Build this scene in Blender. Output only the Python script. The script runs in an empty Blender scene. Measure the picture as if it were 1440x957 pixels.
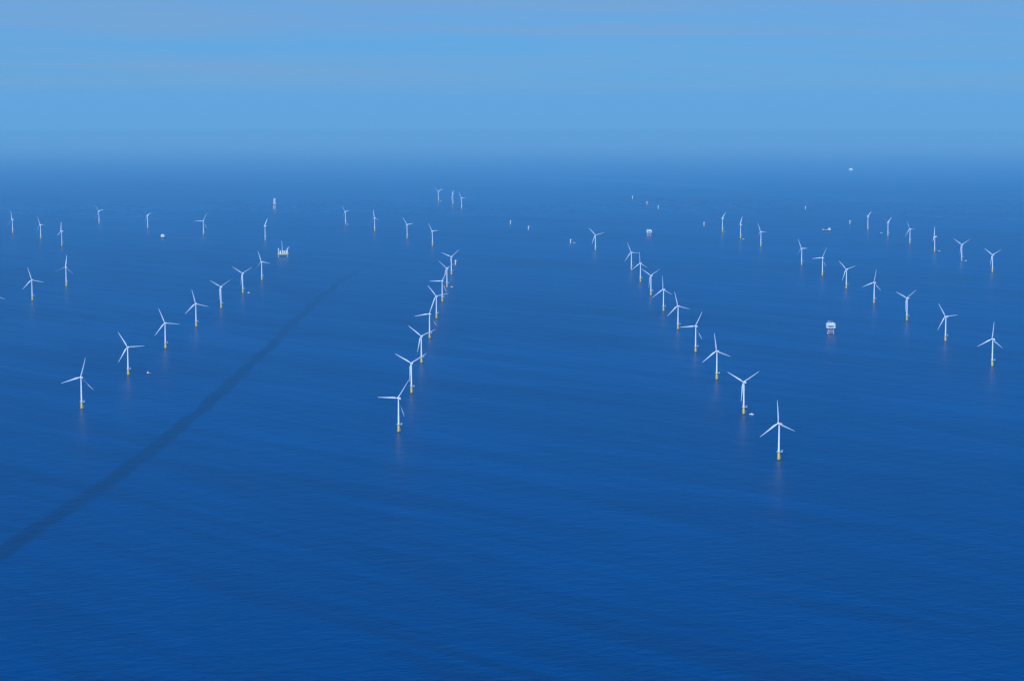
import bpy, bmesh, math, random
from mathutils import Matrix, Vector
R = math.radians
scene = bpy.context.scene
col = scene.collection
random.seed(4)

# ---------------------------------------------------------------- camera, sky, sun, exposure
EARTH = 7.4e6                       # effective radius of the earth with refraction, metres
CAM_H = 814.8
cam_data = bpy.data.cameras.new('camera')
cam_data.sensor_width = 36.0
cam_data.lens = 72.5
cam_data.clip_start = 1.0
cam_data.clip_end = 600000.0
cam = bpy.data.objects.new('camera', cam_data)
col.objects.link(cam)
cam.location = (0, 0, CAM_H)
cam.rotation_euler = (math.pi / 2 - 0.116967, 0, 0)
scene.camera = cam

SUN_EL, SUN_AZ = 44.0, 200.0        # azimuth clockwise from +Y (view direction)
world = bpy.data.worlds.new('World')
scene.world = world
world.use_nodes = True
wn, wl = world.node_tree.nodes, world.node_tree.links
wn.clear()


def node(tree_nodes, kind, **kw):
    n = tree_nodes.new(kind)
    for k, v in kw.items():
        setattr(n, k, v)
    return n


def math_node(nodes, links, op, a, b=None, c=None, clamp=False):
    n = nodes.new('ShaderNodeMath')
    n.operation = op
    n.use_clamp = clamp
    for i, v in enumerate((a, b, c)):
        if v is None:
            continue
        if isinstance(v, (int, float)):
            n.inputs[i].default_value = v
        else:
            links.new(v, n.inputs[i])
    return n.outputs[0]


def ramp(nodes, links, src, lo, hi, a=0.0, b=1.0):
    n = nodes.new('ShaderNodeMapRange')
    n.interpolation_type = 'SMOOTHSTEP'
    n.inputs['From Min'].default_value = lo
    n.inputs['From Max'].default_value = hi
    n.inputs['To Min'].default_value = a
    n.inputs['To Max'].default_value = b
    links.new(src, n.inputs['Value'])
    return n.outputs['Result']


def mix_color(nodes, links, fac, a, b, blend='MIX'):
    n = nodes.new('ShaderNodeMix')
    n.data_type = 'RGBA'
    n.blend_type = blend
    for sock, v in ((n.inputs[0], fac), (n.inputs[6], a), (n.inputs[7], b)):
        if isinstance(v, (int, float)):
            sock.default_value = v
        elif isinstance(v, tuple):
            sock.default_value = v if len(v) == 4 else v + (1,)
        else:
            links.new(v, sock)
    return n.outputs[2]


SKY_STRENGTH = 0.06
sky = node(wn, 'ShaderNodeTexSky', sky_type='NISHITA', sun_disc=False)
sky.sun_elevation = R(SUN_EL)
sky.sun_rotation = R(SUN_AZ)
sky.altitude = 800
sky.air_density = 1.0
sky.dust_density = 0.3
sky.ozone_density = 4.0
tint = mix_color(wn, wl, 1.0, sky.outputs['Color'], (0.01, 0.72, 1.42), 'MULTIPLY')
# thin banded cirrus, far off, in the lowest few degrees of the sky
tc = node(wn, 'ShaderNodeTexCoord')
sep = node(wn, 'ShaderNodeSeparateXYZ')
wl.new(tc.outputs['Generated'], sep.inputs[0])
az = math_node(wn, wl, 'ARCTAN2', sep.outputs[0], sep.outputs[1])


def sky_bands(sx, sz, seed, detail, slope=0.0):
    comb = node(wn, 'ShaderNodeCombineXYZ')
    z = math_node(wn, wl, 'MULTIPLY_ADD', az, slope, sep.outputs[2])
    wl.new(math_node(wn, wl, 'MULTIPLY', az, sx), comb.inputs[0])
    wl.new(math_node(wn, wl, 'MULTIPLY', z, sz), comb.inputs[1])
    comb.inputs[2].default_value = seed
    nz = node(wn, 'ShaderNodeTexNoise')
    nz.inputs['Scale'].default_value = 1.0
    nz.inputs['Detail'].default_value = detail
    nz.inputs['Roughness'].default_value = 0.55
    nz.inputs['Distortion'].default_value = 0.35
    wl.new(comb.outputs[0], nz.inputs['Vector'])
    return nz.outputs['Fac']


b1 = ramp(wn, wl, sky_bands(3.0, 95.0, 3.3, 3.0, 0.01), 0.34, 0.70)
b2 = ramp(wn, wl, sky_bands(10.0, 300.0, 8.1, 5.0, 0.012), 0.40, 0.74)
edge = sky_bands(5.0, 60.0, 12.4, 4.0)
bank = ramp(wn, wl, math_node(wn, wl, 'MULTIPLY_ADD', edge, 0.016, sep.outputs[2]), 0.030, 0.050)   # a higher sheet of cloud
veil = math_node(wn, wl, 'ADD', math_node(wn, wl, 'MULTIPLY', b1, 0.14), math_node(wn, wl, 'MULTIPLY', b2, 0.08))
veil = math_node(wn, wl, 'ADD', veil, math_node(wn, wl, 'MULTIPLY_ADD', bank, 0.08, 0.68))
low = ramp(wn, wl, sep.outputs[2], 0.045, 0.11, 1.0, 0.0)
veil = math_node(wn, wl, 'MULTIPLY', veil, low, clamp=True)
CLOUD = (3.7, 5.15, 6.6)
cloudy = mix_color(wn, wl, veil, tint, CLOUD)
bg = node(wn, 'ShaderNodeBackground')
bg.inputs['Strength'].default_value = SKY_STRENGTH
wl.new(cloudy, bg.inputs['Color'])
wout = node(wn, 'ShaderNodeOutputWorld')
wl.new(bg.outputs[0], wout.inputs['Surface'])

sun_data = bpy.data.lights.new('sun', 'SUN')
sun_data.energy = 4.0
sun_data.angle = R(0.5)
sun_data.color = (1.0, 0.96, 0.90)
sun = bpy.data.objects.new('sun', sun_data)
col.objects.link(sun)
sd = Vector((math.sin(R(SUN_AZ)) * math.cos(R(SUN_EL)), math.cos(R(SUN_AZ)) * math.cos(R(SUN_EL)), math.sin(R(SUN_EL))))
sun.rotation_euler = sd.to_track_quat('Z', 'Y').to_euler()
sun.location = sd * 3000

scene.render.engine = 'CYCLES'
scene.view_settings.view_transform = 'Standard'
scene.view_settings.look = 'None'
scene.view_settings.exposure = 0.25
scene.view_settings.use_white_balance = True      # the photograph's cool cast
scene.view_settings.white_balance_temperature = 5050
scene.view_settings.gamma = 1.0
scene.view_settings.use_curve_mapping = False
scene.cycles.max_bounces = 6
scene.cycles.volume_bounces = 0
scene.cycles.use_denoising = True
scene.cycles.filter_width = 1.3


# ---------------------------------------------------------------- helpers
def sea_z(x, y):
    return -(x * x + y * y) / (EARTH + math.sqrt(EARTH * EARTH - x * x - y * y))


def principled(name, color, rough=0.5, metallic=0.0, wear=0.06, wear_scale=0.6):
    m = bpy.data.materials.new(name)
    m.use_nodes = True
    n, l = m.node_tree.nodes, m.node_tree.links
    p = n['Principled BSDF']
    p.inputs['Roughness'].default_value = rough
    p.inputs['Metallic'].default_value = metallic
    t = node(n, 'ShaderNodeTexCoord')
    nz = node(n, 'ShaderNodeTexNoise')
    nz.inputs['Scale'].default_value = wear_scale
    nz.inputs['Detail'].default_value = 4
    l.new(t.outputs['Object'], nz.inputs['Vector'])
    dark = tuple(c * (1 - 2.2 * wear) for c in color)
    lite = tuple(min(1, c * (1 + wear)) for c in color)
    c = mix_color(n, l, ramp(n, l, nz.outputs['Fac'], 0.3, 0.7), dark, lite)
    l.new(c, p.inputs['Base Color'])
    return m


MAT = {
    'white': principled('white_coating', (0.80, 0.81, 0.80), 0.35, wear=0.03, wear_scale=0.15),
    'blade': principled('blade_gelcoat', (0.80, 0.81, 0.80), 0.3, wear=0.02, wear_scale=0.1),
    'grey': principled('grey_steel', (0.42, 0.44, 0.45), 0.5),
    'lightgrey': principled('light_grey_paint', (0.66, 0.68, 0.70), 0.5),
    'dark': principled('dark_steel', (0.05, 0.055, 0.06), 0.5),
    'red': principled('red_paint', (0.55, 0.03, 0.03), 0.45),
    'rust': principled('red_oxide_paint', (0.33, 0.06, 0.06), 0.6, wear=0.15),
    'pale_pink': principled('sunbleached_jacket_paint', (0.62, 0.47, 0.46), 0.55, wear=0.12),
    'green': principled('green_hull_paint', (0.16, 0.42, 0.30), 0.45),
    'deck_yellow': principled('deck_yellow', (0.60, 0.50, 0.16), 0.55),
    'hull_blue': principled('dark_blue_hull', (0.015, 0.035, 0.08), 0.35),
    'hull_red': principled('red_hull', (0.50, 0.10, 0.08), 0.4),
    'glass': principled('dark_window_glass', (0.02, 0.03, 0.04), 0.1),
    'overexposed_yellow': principled('overexposed_yellow_coating', (0.80, 0.76, 0.62), 0.5),
}


def yellow_material():
    m = principled('yellow_marine_coating', (0.86, 0.61, 0.09), 0.45, wear=0.05, wear_scale=0.35)
    n, l = m.node_tree.nodes, m.node_tree.links
    p = n['Principled BSDF']
    src = p.inputs['Base Color'].links[0].from_socket
    t = node(n, 'ShaderNodeTexCoord')
    s = node(n, 'ShaderNodeSeparateXYZ')
    l.new(t.outputs['Object'], s.inputs[0])
    nz = node(n, 'ShaderNodeTexNoise')
    nz.inputs['Scale'].default_value = 0.9
    l.new(t.outputs['Object'], nz.inputs['Vector'])
    h = math_node(n, l, 'MULTIPLY_ADD', nz.outputs['Fac'], 1.6, s.outputs[2])
    weed = ramp(n, l, h, 2.2, 3.8, 1.0, 0.0)          # weed and splash zone at the waterline
    l.new(mix_color(n, l, weed, src, (0.10, 0.09, 0.035)), p.inputs['Base Color'])
    return m


MAT['yellow'] = yellow_material()


class MB:
    """collects boxes, cylinders, lathes and loops into one mesh"""

    def __init__(self):
        self.bm = bmesh.new()

    def box(self, x, y, z, sx, sy, sz, bevel=0.0, rz=0.0, taper=1.0):
        r = bmesh.ops.create_cube(self.bm, size=1.0)
        vs = r['verts']
        for v in vs:
            k = taper if v.co.z > 0 else 1.0
            v.co = Vector((v.co.x * sx * k, v.co.y * sy * k, v.co.z * sz))
        if bevel:
            es = list({e for v in vs for e in v.link_edges})
            rb = bmesh.ops.bevel(self.bm, geom=es, offset=bevel, segments=2, affect='EDGES')
            vs = list({v for f in rb['faces'] for v in f.verts} | {v for v in vs if v.is_valid})
        m = Matrix.Translation((x, y, z)) @ Matrix.Rotation(rz, 4, 'Z')
        bmesh.ops.transform(self.bm, matrix=m, verts=vs)
        return self

    def bar(self, a, b, r1, r2=None, seg=10):
        a, b = Vector(a), Vector(b)
        r2 = r1 if r2 is None else r2
        d = b - a
        r = bmesh.ops.create_cone(self.bm, cap_ends=True, segments=seg, radius1=r1, radius2=r2, depth=d.length)
        m = Matrix.Translation((a + b) / 2) @ d.to_track_quat('Z', 'Y').to_matrix().to_4x4()
        bmesh.ops.transform(self.bm, matrix=m, verts=r['verts'])
        return self

    def lathe(self, prof, seg=28, m=None):
        rings = []
        for (r, z) in prof:
            rings.append([self.bm.verts.new((r * math.cos(2 * math.pi * i / seg), r * math.sin(2 * math.pi * i / seg), z)) for i in range(seg)])
        for a, b in zip(rings, rings[1:]):
            for i in range(seg):
                j = (i + 1) % seg
                self.bm.faces.new((a[i], a[j], b[j], b[i]))
        self.bm.faces.new(list(reversed(rings[0])))
        self.bm.faces.new(rings[-1])
        if m:
            bmesh.ops.transform(self.bm, matrix=m, verts=[v for r in rings for v in r])
        return self

    def ring(self, R_, r, z, seg=20, cx=0, cy=0):
        for i in range(seg):
            a, b = 2 * math.pi * i / seg, 2 * math.pi * (i + 1) / seg
            self.bar((cx + R_ * math.cos(a), cy + R_ * math.sin(a), z), (cx + R_ * math.cos(b), cy + R_ * math.sin(b), z), r, seg=5)
        return self

    def hull(self, stations):
        """stations: (y, half beam at deck, half beam at keel, deck z, keel z)"""
        rings = []
        for (y, bd, bk, zd, zk) in stations:
            zm = zk + (zd - zk) * 0.45
            bm_ = bk + (bd - bk) * 0.7
            pts = [(-bd, zd), (-bm_, zm), (-bk, zk), (bk, zk), (bm_, zm), (bd, zd)]
            rings.append([self.bm.verts.new((px, y, pz)) for px, pz in pts])
        for a, b in zip(rings, rings[1:]):
            for i in range(len(a)):
                j = (i + 1) % len(a)
                self.bm.faces.new((a[i], a[j], b[j], b[i]))
        self.bm.faces.new(rings[0])
        self.bm.faces.new(list(reversed(rings[-1])))
        return self

    def mesh(self, name, mat, smooth=False):
        bmesh.ops.recalc_face_normals(self.bm, faces=self.bm.faces[:])
        me = bpy.data.meshes.new(name)
        self.bm.to_mesh(me)
        self.bm.free()
        me.materials.append(mat)
        if smooth:
            for p in me.polygons:
                p.use_smooth = True
            me.set_sharp_from_angle(angle=R(40))
        return me


def add(name, me, parent=None, basis=None):
    o = bpy.data.objects.new(name, me)
    col.objects.link(o)
    if parent:
        o.parent = parent
    if basis is not None:
        o.matrix_basis = basis
    return o


def tag(o, label, cat, group=None, kind=None):
    o['label'] = label
    o['category'] = cat
    if group:
        o['group'] = group
    if kind:
        o['kind'] = kind
    return o


def thing(name, x, y, rz, label, cat, group=None):
    o = bpy.data.objects.new(name, None)
    o.empty_display_size = 5
    col.objects.link(o)
    o.location = (x, y, sea_z(x, y))
    o.rotation_euler = (0, 0, rz)
    return tag(o, label, cat, group)


def copy_tree(o, parent=None):
    c = o.copy()
    col.objects.link(c)
    if parent:
        c.parent = parent
    for ch in list(o.children):
        copy_tree(ch, c)
    return c


# ---------------------------------------------------------------- sea
def sea_mesh():
    bm = bmesh.new()
    rs, r = [], 150.0
    while r < 150000:
        rs.append(r)
        r += 200 if r < 20000 else r * 0.03
    rs.append(150000.0)
    N = 480
    c = bm.verts.new((0, 0, 0))
    prev = None
    for r in rs:
        ring = [bm.verts.new((r * math.sin(2 * math.pi * i / N), r * math.cos(2 * math.pi * i / N), sea_z(r, 0))) for i in range(N)]
        for i in range(N):
            j = (i + 1) % N
            if prev is None:
                bm.faces.new((c, ring[j], ring[i]))
            else:
                bm.faces.new((prev[i], prev[j], ring[j], ring[i]))
        prev = ring
    bmesh.ops.recalc_face_normals(bm, faces=bm.faces[:])
    me = bpy.data.meshes.new('sea')
    bm.to_mesh(me)
    bm.free()
    if me.polygons[0].normal.z < 0:
        me.flip_normals()
    for p in me.polygons:
        p.use_smooth = True
    return me


def sea_material():
    m = bpy.data.materials.new('sea_water')
    m.use_nodes = True
    n, l = m.node_tree.nodes, m.node_tree.links
    p = n['Principled BSDF']
    p.inputs['IOR'].default_value = 1.333
    M = lambda op, a, b=None, c=None, clamp=False: math_node(n, l, op, a, b, c, clamp)
    t = node(n, 'ShaderNodeTexCoord')
    s = node(n, 'ShaderNodeSeparateXYZ')
    l.new(t.outputs['Object'], s.inputs[0])
    X, Y = s.outputs[0], s.outputs[1]

    def noise(sx, sy, rot, detail, seed=0.0, rough=0.5, dist=0.0):
        mp = node(n, 'ShaderNodeMapping', vector_type='TEXTURE')
        mp.inputs['Rotation'].default_value = (0, 0, R(rot))
        mp.inputs['Scale'].default_value = (sx, sy, 1000.0)
        mp.inputs['Location'].default_value = (seed * 371.0, seed * 913.0, 0)
        l.new(t.outputs['Object'], mp.inputs['Vector'])
        nz = node(n, 'ShaderNodeTexNoise', noise_dimensions='2D')
        nz.inputs['Scale'].default_value = 1.0
        nz.inputs['Detail'].default_value = detail
        nz.inputs['Roughness'].default_value = rough
        nz.inputs['Distortion'].default_value = dist
        l.new(mp.outputs[0], nz.inputs['Vector'])
        return nz.outputs['Fac']

    # wind lanes: long patches of smoother and rougher water
    lanes = ramp(n, l, noise(1500, 190, -45, 4.0, 1.0, 0.5, 1.3), 0.38, 0.64)
    lanes2 = ramp(n, l, noise(800, 70, -47, 4.0, 2.0, 0.55, 1.4), 0.42, 0.68)
    far = ramp(n, l, Y, 9000.0, 15000.0)
    lanes2 = M('ADD', M('MULTIPLY', lanes2, M('MULTIPLY_ADD', far, -0.85, 1.0)), M('MULTIPLY', far, 0.45))
    broad = ramp(n, l, noise(3600, 1000, -28, 3.0, 5.0, 0.5, 0.3), 0.35, 0.65)
    # the slick left along a passing ship's track
    yn = M('DIVIDE', M('SUBTRACT', Y, 6000.0), 3000.0)
    px = M('MULTIPLY_ADD', M('MULTIPLY_ADD', M('MULTIPLY_ADD', yn, 70.7, -75.3), yn, 36.2), yn, -809.5)
    wob = M('MULTIPLY', M('SUBTRACT', noise(260, 260, 0, 4.0, 7.0, 0.5), 0.5), 46.0)
    d = M('ABSOLUTE', M('ADD', M('SUBTRACT', X, px), wob))
    slick = ramp(n, l, M('MULTIPLY', d, ramp(n, l, Y, 4000.0, 10500.0, 0.95, 1.3)), 14.0, 27.0, 1.0, 0.0)
    slick = M('MULTIPLY', slick, ramp(n, l, Y, 8600.0, 11200.0, 0.95, 0.0))
    slick = M('MULTIPLY', slick, ramp(n, l, noise(260, 200, 20, 4.0, 9.0), 0.25, 0.6, 0.7, 1.0))
    # a long pale line far out where two bodies of water meet
    xn = M('DIVIDE', X, 2000.0)
    qy = M('MULTIPLY_ADD', M('MULTIPLY_ADD', xn, -1206.0, -1673.0), xn, 22423.0)
    e = M('ABSOLUTE', M('ADD', M('SUBTRACT', Y, qy), M('MULTIPLY', M('SUBTRACT', noise(700, 700, 0, 3.0, 11.0), 0.5), 500.0)))
    front = M('MULTIPLY', ramp(n, l, e, 120.0, 420.0, 1.0, 0.0), ramp(n, l, X, -600.0, 600.0))
    front = M('MULTIPLY', front, ramp(n, l, X, 1900.0, 3200.0, 1.0, 0.0))

    ruffle = M('ADD', M('MULTIPLY', lanes, 0.42), M('ADD', M('MULTIPLY', lanes2, 0.30), M('MULTIPLY', broad, 0.28)))
    ruffle = M('ADD', M('MULTIPLY', M('MULTIPLY_ADD', ruffle, 0.68, 0.32), M('SUBTRACT', 1.0, slick)), M('MULTIPLY', front, 0.6))
    base = mix_color(n, l, ruffle, SEA_SMOOTH, SEA_RUFFLED)
    l.new(base, p.inputs['Base Color'])
    calm = ramp(n, l, Y, 2000.0, 43000.0)             # less wind further out to sea
    rough = M('MULTIPLY_ADD', ruffle, -0.06, 0.38)
    l.new(M('MULTIPLY', rough, M('MULTIPLY_ADD', calm, -0.75, 1.0)), p.inputs['Roughness'])

    # waves
    w1 = noise(26, 17, 14, 3.0, 3.0, 0.55, 0.3)
    w2 = noise(11, 8, -8, 2.0, 4.0, 0.5)
    w3 = noise(70, 42, 25, 2.0, 6.0)
    hgt = M('ADD', M('MULTIPLY', w1, 1.0), M('ADD', M('MULTIPLY', w2, 0.35), M('MULTIPLY', w3, 1.2)))
    bp = node(n, 'ShaderNodeBump')
    bp.inputs['Distance'].default_value = WAVE
    l.new(M('MULTIPLY_ADD', calm, -0.4, 0.6), bp.inputs['Strength'])
    l.new(hgt, bp.inputs['Height'])
    l.new(bp.outputs[0], p.inputs['Normal'])
    return m


SEA_SMOOTH = (0.0001, 0.010, 0.054)
SEA_RUFFLED = (0.0001, 0.029, 0.128)
WAVE = 1.6
sea = add('sea', sea_mesh())
sea.data.materials.append(sea_material())
tag(sea, 'calm deep blue open sea with a dark slick across it', 'sea', kind='structure')

# ---------------------------------------------------------------- haze
HAZE_DENSITY = 2.1e-5
HAZE_COLOR = (0.46, 0.86, 1.0)
hz = MB()
zb, zt = sea_z(150000, 0) - 1.0, CAM_H + 120.0
hz.box(0, 0, (zb + zt) / 2, 310000, 310000, zt - zb)
hm = bpy.data.materials.new('haze')
hm.use_nodes = True
hn, hl = hm.node_tree.nodes, hm.node_tree.links
hn.clear()
ho = node(hn, 'ShaderNodeOutputMaterial')
hv = node(hn, 'ShaderNodeVolumePrincipled')
hv.inputs['Color'].default_value = HAZE_COLOR + (1,)
hv.inputs['Density'].default_value = HAZE_DENSITY
hv.inputs['Anisotropy'].default_value = 0.0
hl.new(hv.outputs[0], ho.inputs['Volume'])
haze = add('haze', hz.mesh('haze', hm))
tag(haze, 'thin blue sea haze thickening towards the horizon', 'haze', kind='stuff')

# ---------------------------------------------------------------- wind turbine parts
HUB = 84.0


def tp_meshes():
    body = MB().lathe([(2.75, -6), (2.75, 2.2), (3.0, 3.0), (3.0, 18.9), (3.15, 19.0), (3.15, 19.4)], 32).mesh('transition_piece', MAT['yellow'], True)
    plat = MB()
    plat.lathe([(4.9, 19.4), (5.0, 19.45), (5.0, 19.8), (4.9, 19.85)], 32)
    plat.box(6.4, -0.6, 19.62, 4.6, 5.0, 0.36)
    for a in range(0, 360, 45):
        ca, sa = math.cos(R(a)), math.sin(R(a))
        plat.bar((3.0 * ca, 3.0 * sa, 17.6), (4.8 * ca, 4.8 * sa, 19.4), 0.14, seg=6)
    plat = plat.mesh('platform', MAT['lightgrey'])
    rail = MB()
    for z in (20.4, 21.0):
        for i in range(3, 22):
            a, b = R(15 * i), R(15 * (i + 1))
            rail.bar((4.85 * math.cos(a), 4.85 * math.sin(a), z), (4.85 * math.cos(b), 4.85 * math.sin(b), z), 0.07, seg=5)
        pts = [(4.2, 1.8), (8.6, 1.8), (8.6, -3.0), (4.2, -3.0)]
        for a, b in zip(pts, pts[1:]):
            rail.bar((a[0], a[1], z), (b[0], b[1], z), 0.07, seg=5)
    for i in range(3, 23):
        a = R(15 * i)
        rail.bar((4.85 * math.cos(a), 4.85 * math.sin(a), 19.8), (4.85 * math.cos(a), 4.85 * math.sin(a), 21.0), 0.07, seg=5)
    for q in ((6.4, 1.8), (8.6, 1.8), (8.6, -0.6), (8.6, -3.0), (6.4, -3.0)):
        rail.bar((q[0], q[1], 19.8), (q[0], q[1], 21.0), 0.07, seg=5)
    rail = rail.mesh('railing', MAT['lightgrey'])
    land = MB()
    for a in (-128, 28):
        for da in (-9, 9):
            c = Vector((math.cos(R(a + da)), math.sin(R(a + da)), 0))
            land.bar(c * 4.1 + Vector((0, 0, -3)), c * 4.1 + Vector((0, 0, 9.5)), 0.28, seg=8)
            for z in (0.5, 4.5, 9.2):
                land.bar(c * 2.8 + Vector((0, 0, z)), c * 4.1 + Vector((0, 0, z)), 0.16, seg=6)
        c = Vector((math.cos(R(a)), math.sin(R(a)), 0))
        s = Vector((-c.y, c.x, 0))
        for k in (-0.35, 0.35):
            land.bar(c * 3.5 + s * k + Vector((0, 0, -2)), c * 3.5 + s * k + Vector((0, 0, 19.4)), 0.07, seg=5)
        for i in range(0, 34):
            z = -1.5 + i * 0.6
            land.bar(c * 3.5 - s * 0.35 + Vector((0, 0, z)), c * 3.5 + s * 0.35 + Vector((0, 0, z)), 0.04, seg=4)
    land = land.mesh('boat_landing', MAT['yellow'])
    cr = MB()
    cr.bar((6.6, -2.2, 19.8), (6.6, -2.2, 23.4), 0.26, 0.2)
    cr.bar((6.6, -2.2, 23.2), (9.8, -3.2, 24.2), 0.2, 0.13)
    cr.bar((6.6, -2.2, 21.6), (8.2, -2.7, 23.6), 0.1)
    cr.box(6.2, -2.1, 23.3, 0.9, 0.7, 0.7, 0.08)
    cr = cr.mesh('davit_crane', MAT['white'])
    return body, plat, rail, land, cr


TP = tp_meshes()
TP_NAMES = ('platform', 'railing', 'boat_landing', 'davit_crane')


def make_transition_piece(root):
    tp = add('transition_piece', TP[0], root)
    for nm, me in zip(TP_NAMES, TP[1:]):
        add(nm, me, tp)
    return tp


def tower_mesh():
    prof = []
    for (r, z) in ((2.5, 19.4), (2.5, 19.75), (2.35, 19.8), (2.22, 38.0), (2.27, 38.05), (2.27, 38.3), (2.2, 38.35), (1.9, 60.0),
                   (1.95, 60.05), (1.95, 60.3), (1.88, 60.35), (1.6, 81.6), (1.7, 81.7), (1.7, 82.2)):
        prof.append((r, z))
    return MB().lathe(prof, 32).mesh('tower', MAT['white'], True)


def nacelle_mesh():
    b = MB()
    secs = [(-2.6, 1.55, -1.5, 1.5), (-2.2, 1.85, -1.9, 1.8), (0.0, 2.1, -2.1, 2.05), (7.2, 2.05, -2.0, 2.05), (9.6, 1.75, -1.5, 1.9), (10.0, 1.45, -1.2, 1.7)]
    rings = []
    for (y, hw, zb_, zt_) in secs:
        ring = []
        for i in range(20):
            a = 2 * math.pi * i / 20
            ca, sa = math.cos(a), math.sin(a)
            k = 0.45
            ex = math.copysign(abs(ca) ** k, ca) * hw
            ez = (zt_ + zb_) / 2 + math.copysign(abs(sa) ** k, sa) * (zt_ - zb_) / 2
            ring.append(b.bm.verts.new((ex, y, ez)))
        rings.append(ring)
    for a, c in zip(rings, rings[1:]):
        for i in range(20):
            j = (i + 1) % 20
            b.bm.faces.new((a[i], a[j], c[j], c[i]))
    b.bm.faces.new(rings[0])
    b.bm.faces.new(rings[-1])
    # yaw skirt, cooler hump and vane masts
    b.bar((0, 0, -2.6), (0, 0, -1.9), 1.75, 1.9, seg=24)
    b.box(0, 1.4, 2.25, 2.6, 2.4, 0.7, 0.15)
    b.bar((0.9, 8.9, 1.8), (0.9, 8.9, 4.0), 0.07, seg=5)
    b.bar((-0.9, 8.9, 1.8), (-0.9, 8.9, 4.0), 0.07, seg=5)
    return b.mesh('nacelle', MAT['white'], True)


def hoist_mesh(mat):
    b = MB()
    b.box(0, 6.0, 2.2, 3.7, 4.4, 0.16)
    for z in (2.75, 3.3):
        for (x1, y1, x2, y2) in ((-1.8, 3.9, 1.8, 3.9), (1.8, 3.9, 1.8, 8.1), (1.8, 8.1, -1.8, 8.1), (-1.8, 8.1, -1.8, 3.9)):
            b.bar((x1, y1, z), (x2, y2, z), 0.09, seg=6)
    for x in (-1.8, 0, 1.8):
        for y in (3.9, 6.0, 8.1):
            if x == 0 and y == 6.0:
                continue
            b.bar((x, y, 2.1), (x, y, 3.35), 0.08, seg=6)
    for (x1, y1, x2, y2) in ((-1.8, 3.9, 1.8, 3.9), (1.8, 3.9, 1.8, 8.1), (1.8, 8.1, -1.8, 8.1), (-1.8, 8.1, -1.8, 3.9)):
        b.box((x1 + x2) / 2, (y1 + y2) / 2, 2.85, abs(x2 - x1) + 0.06, abs(y2 - y1) + 0.06, 1.1)
    return b.mesh('hoist_basket', mat)


def spinner_mesh():
    prof = []
    for i in range(9):
        a = math.pi / 2 * i / 8
        prof.append((max(0.02, 1.75 * math.cos(a)), 0.9 + 1.9 * math.sin(a)))
    prof = [(1.55, -1.9), (1.75, -1.5)] + prof
    return MB().lathe(prof, 24, Matrix.Rotation(math.pi / 2, 4, 'X')).mesh('rotor_hub', MAT['white'], True)


def blade_mesh():
    """root at z=1.2, tip at z=53.5; the wind comes from -Y"""
    st = [(1.2, 2.2, 2.2, 0), (3.0, 2.2, 2.1, 0), (6.0, 2.9, 1.7, 16), (10.0, 4.0, 1.2, 13), (13.0, 4.2, 0.95, 10), (20.0, 3.5, 0.68, 6.5), (28.0, 2.8, 0.5, 4),
          (36.0, 2.15, 0.37, 2.2), (44.0, 1.6, 0.26, 1), (50.0, 1.15, 0.18, 0), (52.6, 0.75, 0.1, 0), (53.5, 0.25, 0.05, 0)]
    b = MB()
    rings = []
    for (z, ch, th, tw) in st:
        ring = []
        root = min(1.0, max(0.0, (z - 3.0) / 7.0))
        for i in range(16):
            a = 2 * math.pi * i / 16
            u = math.cos(a)
            x = u * ch * 0.52
            y = math.sin(a) * th / 2 * (1.0 - 0.55 * root * (u + 0) * 0.9)
            x += root * (ch / 2 - 1.1) * -0.6
            tr = R(tw + 3)
            bend = -1.6 * (max(0, z - 5) / 48.5) ** 2
            ring.append(b.bm.verts.new((x * math.cos(tr) - y * math.sin(tr), x * math.sin(tr) + y * math.cos(tr) + bend, z)))
        rings.append(ring)
    for a, c in zip(rings, rings[1:]):
        for i in range(16):
            j = (i + 1) % 16
            b.bm.faces.new((a[i], a[j], c[j], c[i]))
    b.bm.faces.new(rings[0])
    b.bm.faces.new(rings[-1])
    return b.mesh('blade', MAT['blade'], True)


TOWER, NACELLE, SPINNER, BLADE = tower_mesh(), nacelle_mesh(), spinner_mesh(), blade_mesh()
HOIST_RED, HOIST_GREY = hoist_mesh(MAT['red']), hoist_mesh(MAT['lightgrey'])
DOOR = MB().box(0.4, -2.36, 21.1, 1.1, 0.3, 2.3, 0.06).mesh('door', MAT['grey'])


def rotor_basis(yaw, phase=None):
    m = Matrix.Translation((0, 0, HUB)) @ Matrix.Rotation(-R(yaw), 4, 'Z')
    if phase is None:
        return m
    m = m @ Matrix.Rotation(-R(5), 4, 'X') @ Matrix.Translation((0, -4.5, 0))
    return m @ Matrix.Rotation(-R(phase), 4, 'Y') @ Matrix.Rotation(R(2.0), 4, 'X')


def make_turbine():
    t = bpy.data.objects.new('wind_turbine', None)
    t.empty_display_size = 5
    col.objects.link(t)
    make_transition_piece(t)
    tw = add('tower', TOWER, t)
    add('door', DOOR, tw)
    na = add('nacelle', NACELLE, t)
    add('hoist_basket', HOIST_GREY, na)
    add('rotor_hub', SPINNER, t)
    for k in range(3):
        add('blade', BLADE, t)
    return t


def pose_turbine(t, yaw, phase, red):
    k = 0
    for c in t.children:
        kind = c.name.split('.')[0]
        if kind == 'nacelle':
            c.matrix_basis = rotor_basis(yaw)
            if red:
                c.children[0].data = HOIST_RED
                c.children[0]['label'] = 'red hoist basket'
        elif kind == 'rotor_hub':
            c.matrix_basis = rotor_basis(yaw) @ Matrix.Rotation(-R(5), 4, 'X') @ Matrix.Translation((0, -4.5, 0))
        elif kind == 'blade':
            feather = R(yaw - 180) if yaw <= 140 else 0.0      # idle turbines have their blades feathered
            c.matrix_basis = rotor_basis(yaw, phase + 120 * k) @ Matrix.Rotation(feather, 4, 'Z')
            k += 1


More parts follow.
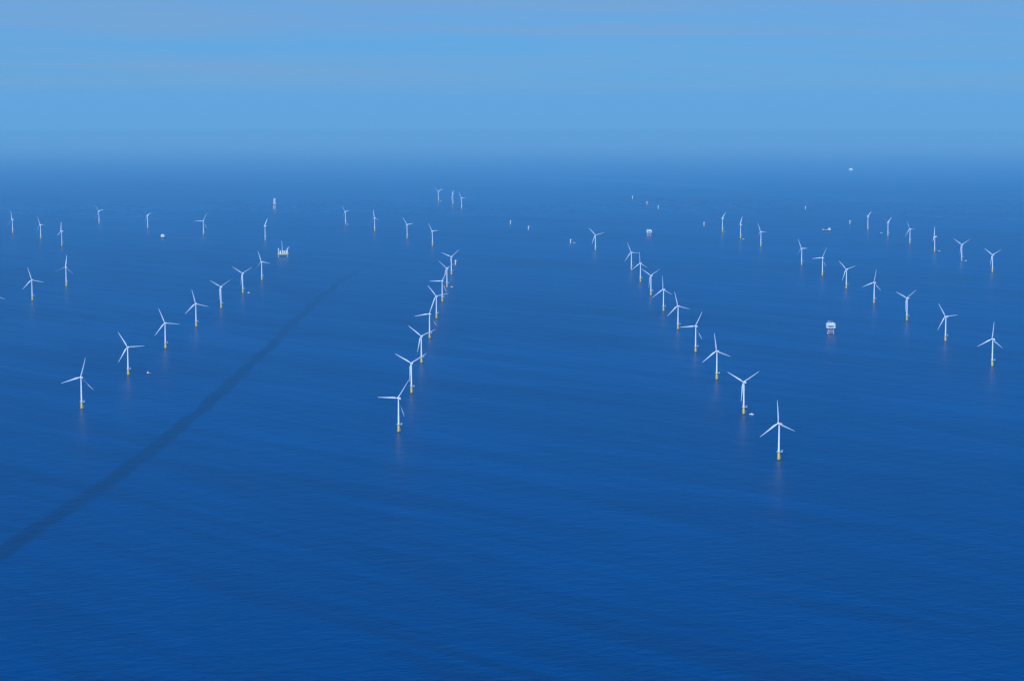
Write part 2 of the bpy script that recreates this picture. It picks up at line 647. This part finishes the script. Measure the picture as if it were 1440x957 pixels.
# x, y in metres east and north of the point under the aircraft; rotor heading and blade angle in degrees
TURBINES = [
    # row right of the centre, from the nearest turbine outwards
    (605.6, 4619.3, 156, 116, 'nearest and largest white wind turbine, with a red hoist basket on its nacelle'),
    (602.3, 5304.1, 159, 62, 'white turbine behind the nearest one, lower blade along its tower, boat at its right'),
    (597.9, 5970.4, 159, 112, 'third white turbine from the front of the row led by the nearest turbine'),
    (594.7, 6631.9, 159, 28, 'fourth white turbine of the nearest row, one blade pointing flat to the left'),
    (590.9, 7299.3, 156, 106, 'fifth white turbine of the nearest row, faint red on its nacelle'),
    (585.7, 7937.2, 150, 116, 'sixth white turbine of the nearest row, one blade straight up'),
    (580.2, 8577.9, 150, 64, 'seventh white turbine of the nearest row, two blades raised in a V'),
    (576.1, 9223.3, 147, 116, 'eighth white turbine of the nearest row, one blade up, in front of the last'),
    (574.3, 9897.1, 150, 96, 'ninth and farthest white turbine of the row led by the nearest turbine'),
    # row left of the centre, blades overlapping
    (-278.8, 5014.2, 150, 36, 'front turbine of the crowded middle row, one blade pointing flat to the left'),
    (-280.0, 5691.0, 159, 62, 'second turbine of the crowded middle row, two long blades raised in a V'),
    (-281.2, 6353.7, 156, 70, 'third turbine of the crowded middle row, lower blade hanging left of its tower'),
    (-282.1, 7016.8, 153, 24, 'fourth turbine of the crowded middle row, left blade drooping slightly'),
    (-282.4, 7667.5, 156, 82, 'fifth turbine of the crowded middle row, blade reaching across the tower behind it'),
    (-282.3, 8305.3, 153, 32, 'sixth turbine of the crowded middle row, flat left blade, crossed by a nearer blade'),
    (-283.3, 8953.6, 141, 70, 'seventh turbine of the crowded middle row, small boat at its right'),
    (-283.3, 9611.1, 153, 54, 'farthest turbine of the crowded middle row, two blades in a wide V'),
    # row on the left, beside the dark slick
    (-1138.1, 5397.6, 150, 16, 'front turbine of the left row beside the dark slick, blade leaning up right'),
    (-1139.4, 6069.5, 156, 90, 'second turbine of the row beside the slick, dark hulled boat to its right'),
    (-1139.4, 6732.6, 153, 98, 'third turbine of the row beside the slick, right blade level'),
    (-1137.2, 7381.0, 153, 106, 'fourth turbine of the row beside the slick, right blade drooping'),
    (-1141.1, 8050.4, 144, 62, 'fifth turbine of the row beside the slick, V of blades, no boat near'),
    (-1137.9, 8684.1, 147, 64, 'sixth turbine of the row beside the slick, V of blades, boat at its foot'),
    (-1133.7, 9316.2, 138, 100, 'seventh turbine of the row beside the slick, left of the yellow jack-up vessel'),
    (-1438.1, 12004.1, 120, 34, 'distant turbine with narrow rotor above and left of the yellow jack-up vessel'),
    # far left
    (-1955.0, 7724.0, 153, 112, 'turbine cut off by the left picture edge, only a blade tip showing'),
    (-1955.1, 8367.6, 153, 104, 'turbine near the left picture edge, larger of the two there'),
    (-1954.9, 9011.9, 140, 8, 'turbine near the left picture edge with one blade nearly upright, smaller of two'),
    (-2520.8, 11533.1, 100, 2, 'far left turbine seen edge on, one blade straight up above the tower'),
    (-2777.1, 12141.2, 117, 96, 'far left turbine, middle one of three in a short slanting line'),
    (-3075.1, 12691.9, 111, 108, 'distant turbine nearest the left picture edge, tall blade up'),
    (-2738.2, 13673.7, 123, 80, 'distant left turbine with a boat touching its right side'),
    (-2323.1, 13146.1, 118, 72, 'distant left turbine just behind the boxy white ship'),
    (-1874.1, 12515.2, 150, 30, 'distant turbine at the end of the boxy white ship wake'),
    # distant, left of the centre
    (-1097.1, 13586.6, 125, 84, 'distant turbine with boat at its foot, leftmost of a slanting line of four'),
    (-856.7, 12857.8, 138, 112, 'distant turbine with a short upright blade, second of a slanting line of four'),
    (-618.7, 12159.1, 140, 86, 'distant turbine third from the left in a slanting line of four'),
    (-445.9, 11538.6, 135, 88, 'distant turbine just above the far end of the crowded middle row'),
    (-595.5, 16718.2, 140, 70, 'tiny far turbine, leftmost of the farthest three'),
    (-464.9, 16237.1, 100, 58, 'tiny far turbine seen edge on, middle of the farthest three'),
    (-379.7, 15539.9, 132, 90, 'tiny far turbine, nearest and rightmost of the farthest three'),
    (453.0, 11189.5, 165, 78, 'lone distant turbine near the centre, right of a bare pale foundation'),
    # distant, right of the centre
    (1305.8, 12788.2, 130, 46, 'leftmost of three distant turbines behind the right row, boat at its right'),
    (1347.4, 12147.9, 123, 29, 'middle of three distant turbines behind the right row'),
    (1386.3, 11472.0, 140, 95, 'nearest of three distant turbines behind the right row'),
    # right row
    (1472.8, 6273.9, 159, 6, 'front turbine of the right row, lowest at the right picture edge'),
    (1468.1, 6938.4, 156, 88, 'second turbine of the right row, right blade level'),
    (1461.0, 7588.7, 153, 58, 'third turbine of the right row, two blades raised in a V'),
    (1454.0, 8244.9, 156, 12, 'fourth turbine of the right row, one blade almost upright'),
    (1447.6, 8897.0, 156, 76, 'fifth turbine of the right row, blade hanging left of its tower'),
    (1441.7, 9549.7, 153, 28, 'sixth turbine of the right row, one blade flat to the left'),
    (1431.8, 10170.6, 140, 92, 'seventh and farthest turbine of the right row, directly behind the sixth'),
    # outer right row
    (2276.1, 9743.8, 160, 66, 'nearest turbine of the outer right row, close to the picture edge'),
    (2281.7, 10442.1, 160, 64, 'second turbine of the outer right row, tiny boat at its right foot'),
    (2271.7, 11066.6, 104, 4, 'third turbine of the outer right row, seen edge on, blade upright'),
    (2264.5, 11723.3, 143, 94, 'fourth turbine of the outer right row, right blade level'),
    (2256.6, 12370.6, 135, 56, 'fifth turbine of the outer right row, boat left of its foot'),
    (2247.6, 13020.7, 135, 54, 'farthest turbine of the outer right row, beside a bare foundation'),
]
proto = make_turbine()
turbines = [proto] + [copy_tree(proto) for _ in TURBINES[1:]]
for i, (t, (x, y, yaw, ph, label)) in enumerate(zip(turbines, TURBINES)):
    t.location = (x, y, sea_z(x, y))
    pose_turbine(t, yaw, ph, i in (0, 4))
    tag(t, label, 'wind turbine', 'offshore wind turbines standing in rows')

# ---------------------------------------------------------------- bare foundations, still without towers
FOUNDATIONS = [
    (-10.3, 13601.1, 'bare foundation stub, left one of a pair just right of the middle row'),
    (104.2, 13015.2, 'bare foundation stub, right one of a pair just right of the middle row'),
    (333.7, 11742.0, 'bare foundation stub with a small boat alongside, left of the lone turbine'),
    (1003.9, 17217.2, 'bare foundation stub, faintest and leftmost of three far ones in a line'),
    (1062.6, 16249.7, 'bare foundation stub, middle of three far ones in a line'),
    (1104.1, 15583.1, 'bare foundation stub, nearest of three far ones in a line'),
    (1250.8, 13430.1, 'bare foundation stub just left of three distant turbines'),
    (2202.7, 15494.2, 'bare foundation stub standing alone, above and left of the supply ship'),
    (2233.7, 13630.8, 'bare foundation stub right of the supply ship, before the outer row'),
    (-280.2, 10195.6, 'bare foundation stub behind the far end of the crowded middle row'),
]
CAP = MB().lathe([(3.3, 19.87), (3.3, 23.4), (2.9, 24.3), (0.4, 25.2)], 28).mesh('weather_cover', MAT['white'], True)
fproto = None
for (x, y, label) in FOUNDATIONS:
    if fproto is None:
        f = fproto = thing('turbine_foundation', 0, 0, 0, label, 'foundation')
        bare = make_transition_piece(f)
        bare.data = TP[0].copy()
        bare.data.materials[0] = MAT['overexposed_yellow']  # yellow coating paled in its colour to imitate overexposure and haze
        add('weather_cover', CAP, f)
    else:
        f = copy_tree(fproto)
    f.location = (x, y, sea_z(x, y))
    tag(f, label, 'foundation', 'bare turbine foundations without towers')

# ---------------------------------------------------------------- offshore substations


def make_substation(x, y, rz, label):
    t = thing('offshore_substation', x, y, rz, label, 'substation', 'offshore substations on jackets')
    corners = [(-1, -1), (1, -1), (1, 1), (-1, 1)]
    P = lambda c, z: Vector((c[0] * (10.5 - 0.11 * z), c[1] * (9.0 - 0.09 * z), z))
    for c in corners:
        add('jacket_leg', MB().bar(P(c, -5), P(c, 21), 1.15, 1.05, 16).mesh('jacket_leg', MAT['pale_pink'], True), t)
    br = MB()
    for a, b in zip(corners, corners[1:] + corners[:1]):
        for z0, z1 in ((0.5, 10.0), (10.0, 20.0)):
            br.bar(P(a, z0), P(b, z1), 0.5, seg=8)
            br.bar(P(b, z0), P(a, z1), 0.5, seg=8)
        br.bar(P(a, 10), P(b, 10), 0.5, seg=8)
    add('cross_bracing', br.mesh('cross_bracing', MAT['pale_pink']), t)
    jt = MB()
    for k in range(5):
        jt.bar((-4 + 2 * k, -5.5, -4), (-4 + 2 * k, -5.5, 21), 0.45, seg=8)
    add('cable_tubes', jt.mesh('cable_tubes', MAT['rust']), t)
    # decks
    low = MB().box(0, 0, 21.6, 31, 24, 1.2)
    for sx in (-1, 1):
        for i in range(5):
            low.bar((sx * 15, -11.5 + i * 5.75, 22.2), (sx * 15, -11.5 + i * 5.75, 34), 0.35, seg=6)
    add('lower_deck', low.mesh('lower_deck', MAT['lightgrey']), t)
    for sx in (-1, 1):
        add('transformer_room', MB().box(sx * 11.6, 0, 25.6, 6.8, 21, 6.6, 0.2).mesh('transformer_room', MAT['lightgrey']), t)
    add('switchgear_room', MB().box(0, 2.5, 25.8, 14, 16, 7.0, 0.2).mesh('switchgear_room', MAT['grey']), t)
    walk = MB().box(0, -8.6, 22.9, 14.5, 5.6, 1.2)
    for i in range(8):
        walk.bar((-7 + 2 * i, -11.3, 23.4), (-7 + 2 * i, -11.3, 24.8), 0.1, seg=5)
    walk.bar((-7, -11.3, 24.8), (7, -11.3, 24.8), 0.1, seg=5)
    add('walkway', walk.mesh('walkway', MAT['white']), t)
    mid = MB().box(0, 0, 30.2, 32, 25, 0.9)
    add('middle_deck', mid.mesh('middle_deck', MAT['lightgrey']), t)
    up = MB().box(0, 1, 33.6, 29, 21, 5.6, 0.25)
    for i in range(6):
        up.box(-12 + 4.8 * i, -9.7, 33.4, 1.6, 0.5, 3.6)
    add('control_block', up.mesh('control_block', MAT['white']), t)
    roof = MB().box(0, 0.6, 36.8, 31, 24, 0.8)
    for sx in (-7, 0, 7):
        roof.box(sx, 4, 38.2, 4.6, 9, 2.0, 0.2)
    add('roof_deck', roof.mesh('roof_deck', MAT['white']), t)
    cr = add('pedestal_crane', MB().bar((-10, -7, 37.2), (-10, -7, 43), 0.9, 0.8, 12).box(-10, -7, 44.0, 2.6, 3.0, 2.2, 0.2).mesh('pedestal_crane', MAT['white']), t)
    bo = MB()
    for dy in (-0.7, 0.7):
        bo.bar((-10, -7 + dy, 44.5), (8, -4 + dy, 46.5), 0.2, seg=6)
    for i in range(8):
        u = i / 8
        bo.bar((-10 + 18 * u, -7.7 + 3 * u, 44.5 + 2 * u), (-10 + 18 * (u + 0.12), -6.3 + 3 * u, 44.7 + 2 * u), 0.1, seg=5)
    add('boom', bo.mesh('boom', MAT['lightgrey']), cr)
    return t


make_substation(1114.4, 7166.9, R(-3), 'white substation platform on a pinkish jacket, nearer one, inside the right rows')
make_substation(824.6, 12392.3, R(2), 'small distant substation platform on a jacket, behind the row led by the nearest turbine')


# ---------------------------------------------------------------- jack-up vessels
def lattice_leg(x, y, z0, z1, w=1.5, r=0.42):
    b = MB()
    cs = [(-w, -w), (w, -w), (w, w), (-w, w)]
    for c in cs:
        b.bar((x + c[0], y + c[1], z0), (x + c[0], y + c[1], z1), r, seg=6)
    n = int((z1 - z0) / 4)
    for i in range(n):
        za, zc = z0 + (z1 - z0) * i / n, z0 + (z1 - z0) * (i + 1) / n
        for a, c in zip(cs, cs[1:] + cs[:1]):
            b.bar((x + a[0], y + a[1], za), (x + c[0], y + c[1], zc), r * 0.5, seg=5)
    return b


def lattice_boom(b, p, q, w=1.0, n=12):
    p, q = Vector(p), Vector(q)
    d = (q - p).normalized()
    s = d.cross(Vector((0, 0, 1))).normalized()
    u = s.cross(d)
    off = [s * w + u * w, s * -w + u * w, s * -w - u * w, s * w - u * w]
    for o in off:
        b.bar(p + o, q + o * 0.4, 0.3, 0.22, seg=5)
    for i in range(n):
        a, c = p.lerp(q, i / n), p.lerp(q, (i + 1) / n)
        k1, k2 = 1 - 0.6 * i / n, 1 - 0.6 * (i + 1) / n
        for j in range(4):
            b.bar(a + off[j] * k1, c + off[(j + 1) % 4] * k2, 0.14, seg=4)
    return b


def make_jackup(x, y, rz, label, hull_mat, pad_mat, crane_mat, length, width, air, leg_top, booms, sections):
    t = thing('jackup_vessel', x, y, rz, label, 'jack-up vessel')
    L, W = length / 2, width / 2
    h = MB().hull([(-W * 0.98, L - 2, L - 3, air + 7, air + 2.4), (-W * 0.8, L, L - 1, air + 7, air + 2.4), (W * 0.8, L, L - 1, air + 7, air + 2.4), (W * 0.98, L - 2, L - 3, air + 7, air + 2.4)])
    add('hull', h.mesh('hull', hull_mat), t)
    dk = MB().box(0, 0, air + 7.3, length - 3, width - 3, 0.6)
    for i in range(5):
        dk.box(-3 + i * 4.6, -W * (0.2 + 0.12 * (i % 3)), air + 8.6 + 0.8 * (i % 4), 3.6, 8.5, 3.0 + 1.6 * (i % 4), 0.1)
    add('deck', dk.mesh('deck', MAT['deck_yellow']), t)
    for sx in (-1, 1):
        for sy in (-1, 1):
            lx, ly = sx * (L - 6), sy * (W - 5)
            lg = add('jackup_leg', lattice_leg(lx, ly, -12, leg_top).mesh('jackup_leg', MAT['white']), t)
            jh = MB()
            for q in ((3.0, 0), (-3.0, 0), (0, 3.0), (0, -3.0)):
                jh.box(lx + q[0], ly + q[1], air + 10.6, 2.0 if q[0] else 4.4, 2.0 if q[1] else 4.4, 6.6, 0.15)
            add('jacking_house', jh.mesh('jacking_house', MAT['deck_yellow']), lg)
    acc = MB().box(-L + 15, 0, air + 12, 8, width * 0.55, 9, 0.2).box(-L + 15.5, 0, air + 18.6, 6.5, width * 0.4, 4.0, 0.2)
    ac = add('deckhouse', acc.mesh('deckhouse', MAT['white']), t)
    wi = MB()
    for z in (air + 10.5, air + 13.5):
        wi.box(-L + 15, 0, z, 8.1, width * 0.5, 0.9)
    wi.box(-L + 15.5, 0, air + 19.2, 6.6, width * 0.36, 1.3)
    add('windows', wi.mesh('windows', MAT['glass']), ac)
    hd = MB().lathe([(8.5, air + 21.6), (9.0, air + 21.7), (9.0, air + 22.1), (8.8, air + 22.2)], 24, Matrix.Translation((-L + 4, -W * 0.2, 0)))
    hd.bar((-L + 8, -W * 0.2, air + 7), (-L + 4, -W * 0.2, air + 21.6), 0.6)
    add('helideck', hd.mesh('helideck', pad_mat), t)
    for (qx, qy, qh) in sections:
        add('tower_section', MB().lathe([(2.3, air + 7.6), (2.1, air + 7.6 + qh)], 20, Matrix.Translation((qx, qy, 0))).mesh('tower_section', MAT['white'], True), t)
    for (px, py, tip, w) in booms:
        cr = MB().bar((px, py, air + 7.6), (px, py, air + 17), 2.6, 2.2, 16).box(px, py, air + 19, 7, 6, 4.2, 0.3)
        cr.bar((px - 1.5, py, air + 21), (px - 3.5, py, air + 32), 0.5, 0.35)
        c = add('main_crane', cr.mesh('main_crane', crane_mat), t)
        bo = lattice_boom(MB(), (px + 2, py, air + 20), tip, w)
        bo.bar((px - 3.5, py, air + 32), tip, 0.12, seg=4)
        add('boom', bo.mesh('boom', crane_mat), c)
    return t


make_jackup(-1194.7, 10736.9, R(9), 'yellow hulled jack-up vessel with green helideck, beside the far end of the slick', MAT['deck_yellow'], MAT['green'], MAT['white'], 58, 36, 10, 46,
            [(18, -6, (33, -9, 56), 2.0), (-2, 9, (-6, 10, 84), 0.8)], [(-12, -12, 17), (6, 6, 14), (11, 6, 14)])
make_jackup(-1792.4, 15585.0, R(-6), 'far slim jack-up vessel with raised red hull behind the distant left turbines', MAT['hull_red'], MAT['lightgrey'], MAT['red'], 24, 22, 30, 78,
            [(6, 2, (-16, 2, 98), 1.0)], [(1, -8, 44)])
f = copy_tree(fproto)
f.location = (-1792.4, 15540.0, sea_z(1792, 15540))
tag(f, 'bare foundation stub in front of the far slim jack-up vessel', 'foundation', 'bare turbine foundations without towers')


# ---------------------------------------------------------------- ships and boats
def boat_meshes():
    hulls = MB()
    for sx in (-2.6, 2.6):
        b = []
        for (y, w, zd) in ((-9.5, 1.25, 1.9), (0, 1.35, 2.0), (5.5, 1.1, 2.3), (9.6, 0.18, 2.8)):
            b.append((y, w, w * 0.5, zd, -0.7))
        n0 = len(hulls.bm.verts)
        hulls.hull(b)
        hulls.bm.verts.ensure_lookup_table()
        for v in list(hulls.bm.verts)[n0:]:
            v.co.x += sx
    hulls.box(0, -1.0, 2.15, 7.4, 16.6, 0.8, 0.1)
    hull = hulls.mesh('hull', MAT['white'])
    cab = MB().box(0, 1.2, 3.9, 5.6, 6.2, 2.8, 0.3, taper=0.92).box(0, 1.4, 6.1, 3.6, 3.2, 1.8, 0.25, taper=0.85)
    cab.bar((0, 0.2, 6.9), (0, -0.4, 9.6), 0.14, 0.07)
    cabin = cab.mesh('cabin', MAT['white'])
    win = MB().box(0, 1.2, 4.35, 5.55, 6.16, 0.7).box(0, 1.4, 6.25, 3.5, 3.12, 0.75).mesh('windows', MAT['glass'])
    fen = MB().box(0, 8.2, 2.3, 5.0, 0.9, 1.0, 0.2).mesh('bow_fender', MAT['dark'])
    return hull, cabin, win, fen


BOAT = boat_meshes()
BOATS = [
    (622.7, 5302.9, -118, 'white crew boat floating just right of the second turbine in the nearest row'),
    (-1117.0, 8706.8, 95, 'tiny white boat at the foot of the sixth turbine beside the slick'),
    (-264.0, 8974.3, -80, 'tiny white boat right of the seventh turbine in the crowded middle row'),
    (356.7, 11807.5, -95, 'tiny white boat beside the bare foundation left of the lone turbine'),
    (1319.7, 12816.4, -92, 'tiny boat at the leftmost of three distant turbines behind the right row'),
    (1363.6, 12135.3, -88, 'tiny boat with a wake at the middle of three distant turbines'),
    (2278.2, 12708.2, 90, 'tiny boat left of the fifth turbine in the outer right row'),
    (2312.9, 11151.5, -90, 'tiny boat right of the edge-on turbine in the outer right row'),
    (2308.9, 10470.3, -85, 'tiny boat right of the second turbine in the outer right row'),
    (-575.3, 16803.2, -90, 'far tiny boat beside the leftmost of the farthest three turbines'),
    (-1083.9, 13586.6, -90, 'tiny boat at the leftmost turbine of the slanting distant four'),
    (-2728.4, 13697.8, -85, 'tiny boat touching the distant left turbine above the boxy ship'),
]
bproto = None
for (x, y, hd, label) in BOATS:
    if bproto is None:
        b = bproto = thing('crew_boat', 0, 0, 0, label, 'boat')
        h = add('hull', BOAT[0], b)
        add('bow_fender', BOAT[3], h)
        c = add('cabin', BOAT[1], b)
        add('windows', BOAT[2], c)
    else:
        b = copy_tree(bproto)
    b.location = (x, y, sea_z(x, y))
    b.rotation_euler = (0, 0, R(hd))
    b.scale = (0.62, 0.62, 0.62)
    tag(b, label, 'boat', 'white crew boats among the turbines')

# dark hulled work boat with a mast
t = thing('work_boat', -1084.6, 6101.5, R(78), 'small work boat with dark hull, white wheelhouse and mast, left of the slick', 'boat')
add('hull', MB().hull([(-8.5, 2.3, 1.6, 1.9, -1), (-4, 2.8, 1.9, 1.9, -1), (3, 2.7, 1.6, 2.2, -1), (7, 1.5, 0.6, 3.0, -0.6), (9.4, 0.15, 0.1, 3.6, 0.6)]).mesh('hull', MAT['hull_blue']), t)
add('deck', MB().box(0, -1.2, 2.05, 4.9, 13, 0.3).mesh('deck', MAT['lightgrey']), t)
w = add('wheelhouse', MB().box(0, 2.4, 3.9, 3.6, 5.0, 3.6, 0.25, taper=0.9).box(0, 2.6, 6.4, 2.8, 2.8, 1.8, 0.2, taper=0.85).mesh('wheelhouse', MAT['white']), t)
add('windows', MB().box(0, 2.4, 4.6, 3.58, 4.9, 0.8).box(0, 2.6, 6.6, 2.72, 2.74, 0.7).mesh('windows', MAT['glass']), w)
add('mast', MB().bar((0, 1.6, 7.2), (0, 1.2, 12.2), 0.3, 0.12).bar((-1.2, 1.4, 9.6), (1.2, 1.4, 9.6), 0.09).mesh('mast', MAT['white']), t)

# boxy white ship under way, leaving a wake
t = thing('service_ship', -2073.4, 12233.3, R(62), 'boxy white ship with tall superstructure and dark hull, trailing a wake', 'ship')
add('hull', MB().hull([(-17, 5.6, 4.5, 5.5, -1), (-8, 7.4, 6, 5.5, -1), (9, 7.2, 5.2, 6.4, -1), (16, 4.0, 1.6, 8.0, -1), (20, 0.3, 0.2, 9.0, 1)]).mesh('hull', MAT['hull_blue']), t)
s_ = add('superstructure', MB().box(0, -2, 10.8, 14.2, 24, 10.2, 0.4).box(0, 1, 17.8, 13, 15, 3.8, 0.4).box(0, 3.5, 21.4, 11.5, 8.5, 3.2, 0.4, taper=0.92).mesh('superstructure', MAT['white']), t)
wi = MB()
for z in (8.6, 12.6):
    wi.box(0, -2, z, 14.3, 22, 0.8)
wi.box(0, 3.5, 21.8, 11.4, 8.4, 1.1)
add('windows', wi.mesh('windows', MAT['glass']), s_)
add('mast', MB().bar((0, 1.5, 22), (0, 1.0, 29), 0.35, 0.18).bar((-2.5, 1.2, 26), (2.5, 1.2, 26), 0.12).mesh('mast', MAT['white']), t)
add('funnel', MB().box(0, -8.5, 18.5, 3.2, 4.0, 5.4, 0.3, taper=0.8).mesh('funnel', MAT['lightgrey']), t)

# supply ship with superstructure aft
t = thing('supply_ship', 1969.1, 12911.1, R(88), 'supply ship with white block superstructure at its right end, pale bow at left', 'ship')
add('hull', MB().hull([(-27, 6.5, 5.5, 5.0, -1), (-18, 7.5, 6.5, 5.0, -1), (14, 7.4, 6, 5.2, -1), (23, 4.4, 2.2, 6.8, -1), (29, 0.4, 0.2, 8.4, 1.5)]).mesh('hull', MAT['hull_blue']), t)
add('cargo_deck', MB().box(0, 0, 5.3, 12.4, 34, 0.5).box(-2, 2, 7.0, 6, 12, 2.8, 0.1).box(2.4, -7, 6.8, 5, 6, 2.4, 0.1).mesh('cargo_deck', MAT['grey']), t)
fc = MB().hull([(14, 7.0, 6.9, 9.5, 5.2), (21, 4.9, 4.6, 9.8, 5.6), (27, 1.2, 0.6, 10.4, 7.6)])
add('forecastle', fc.mesh('forecastle', MAT['white']), t)
s_ = add('superstructure', MB().box(0, -19, 10.2, 14, 15, 10.2, 0.3).box(0, -18.5, 16.8, 12, 11, 3.4, 0.3, taper=0.94).mesh('superstructure', MAT['white']), t)
wi = MB().box(0, -18.5, 17.3, 12.0, 11.0, 1.0)
for z in (8.0, 11.0, 14.0):
    wi.box(0, -19, z, 14.1, 13, 0.6)
add('windows', wi.mesh('windows', MAT['glass']), s_)
add('mast', MB().bar((0, -18, 18), (0, -18.5, 27), 0.35, 0.15).bar((0, 22, 9), (0, 22, 17), 0.25, 0.15).mesh('mast', MAT['lightgrey']), t)
add('funnel', MB().box(0, -25, 17.2, 3.4, 3, 4.6, 0.3, taper=0.85).mesh('funnel', MAT['hull_red']), t)

# far ship near the horizon
t = thing('cargo_ship', 4071.6, 24849.8, R(85), 'very distant white ship, the farthest vessel, alone near the horizon', 'ship')
add('hull', MB().hull([(-24, 6, 5, 7, -1), (-10, 7, 6, 7, -1), (16, 6.6, 5, 7.5, -1), (26, 0.5, 0.3, 10, 1)]).mesh('hull', MAT['white']), t)
s_ = add('superstructure', MB().box(0, -2, 11.8, 12.5, 30, 9.6, 0.3).box(0, 4, 18.4, 11, 13, 3.6, 0.3).mesh('superstructure', MAT['white']), t)
add('windows', MB().box(0, 4, 18.8, 11.1, 12, 1.0).mesh('windows', MAT['glass']), s_)
add('funnel', MB().box(0, -10, 18.5, 3.5, 4, 4, 0.3, taper=0.85).mesh('funnel', MAT['lightgrey']), t)


# ---------------------------------------------------------------- foam wakes on the water
def foam_material(alpha):
    m = bpy.data.materials.new('foam')
    m.use_nodes = True
    n, l = m.node_tree.nodes, m.node_tree.links
    p = n['Principled BSDF']
    p.inputs['Base Color'].default_value = (0.62, 0.68, 0.72, 1)
    p.inputs['Roughness'].default_value = 0.8
    uv = node(n, 'ShaderNodeTexCoord')
    s = node(n, 'ShaderNodeSeparateXYZ')
    l.new(uv.outputs['UV'], s.inputs[0])
    nz = node(n, 'ShaderNodeTexNoise')
    nz.inputs['Scale'].default_value = 0.12
    nz.inputs['Detail'].default_value = 4
    l.new(uv.outputs['Object'], nz.inputs['Vector'])
    edge = ramp(n, l, math_node(n, l, 'ABSOLUTE', math_node(n, l, 'SUBTRACT', s.outputs[1], 0.5)), 0.15, 0.5, 1.0, 0.0)
    fade = ramp(n, l, s.outputs[0], 0.0, 1.0, 1.0, 0.0)
    a = math_node(n, l, 'MULTIPLY', math_node(n, l, 'MULTIPLY', edge, fade), ramp(n, l, nz.outputs['Fac'], 0.35, 0.65, 0.35, 1.0))
    l.new(math_node(n, l, 'MULTIPLY', a, alpha), p.inputs['Alpha'])
    return m


def wake(pts, w0, w1, mat, label):
    bm = bmesh.new()
    uvl = bm.loops.layers.uv.new('UVMap')
    N = 40
    total = len(pts) - 1
    rows = []
    for i in range(N + 1):
        u = i / N * total
        k = min(int(u), total - 1)
        a, b = Vector(pts[k]), Vector(pts[k + 1])
        q = a.lerp(b, u - k)
        d = (b - a).normalized()
        s = Vector((-d.y, d.x))
        w = w0 + (w1 - w0) * i / N
        row = []
        for sgn in (-1, 0, 1):
            c = q + s * w * sgn
            row.append(bm.verts.new((c.x - pts[0][0], c.y - pts[0][1], sea_z(c.x, c.y) - sea_z(*pts[0]) + 0.25)))
        rows.append(row)
    for i in range(N):
        for j in range(2):
            f_ = bm.faces.new((rows[i][j], rows[i + 1][j], rows[i + 1][j + 1], rows[i][j + 1]))
            for lp, (uu, vv) in zip(f_.loops, ((i, j), (i + 1, j), (i + 1, j + 1), (i, j + 1))):
                lp[uvl].uv = (uu / N, vv / 2)
    bmesh.ops.recalc_face_normals(bm, faces=bm.faces[:])
    me = bpy.data.meshes.new('foam_wake')
    bm.to_mesh(me)
    bm.free()
    me.materials.append(mat)
    o = add('foam_wake', me)
    o.location = (pts[0][0], pts[0][1], sea_z(*pts[0]))
    tag(o, label, 'wake', 'pale wakes on the water', 'stuff')


FM = foam_material(0.55)
wake([(-2060, 12240), (-1937, 12236), (-1815, 12220), (-1600, 12205)], 6, 22, FM, 'pale wake trailing right from the boxy white ship')
wake([(372, 11806), (430, 11800)], 4, 9, FM, 'short wake right of the boat beside the bare foundation')
wake([(1374, 12135), (1420, 12120)], 4, 8, FM, 'short wake right of the boat at the middle distant turbine')
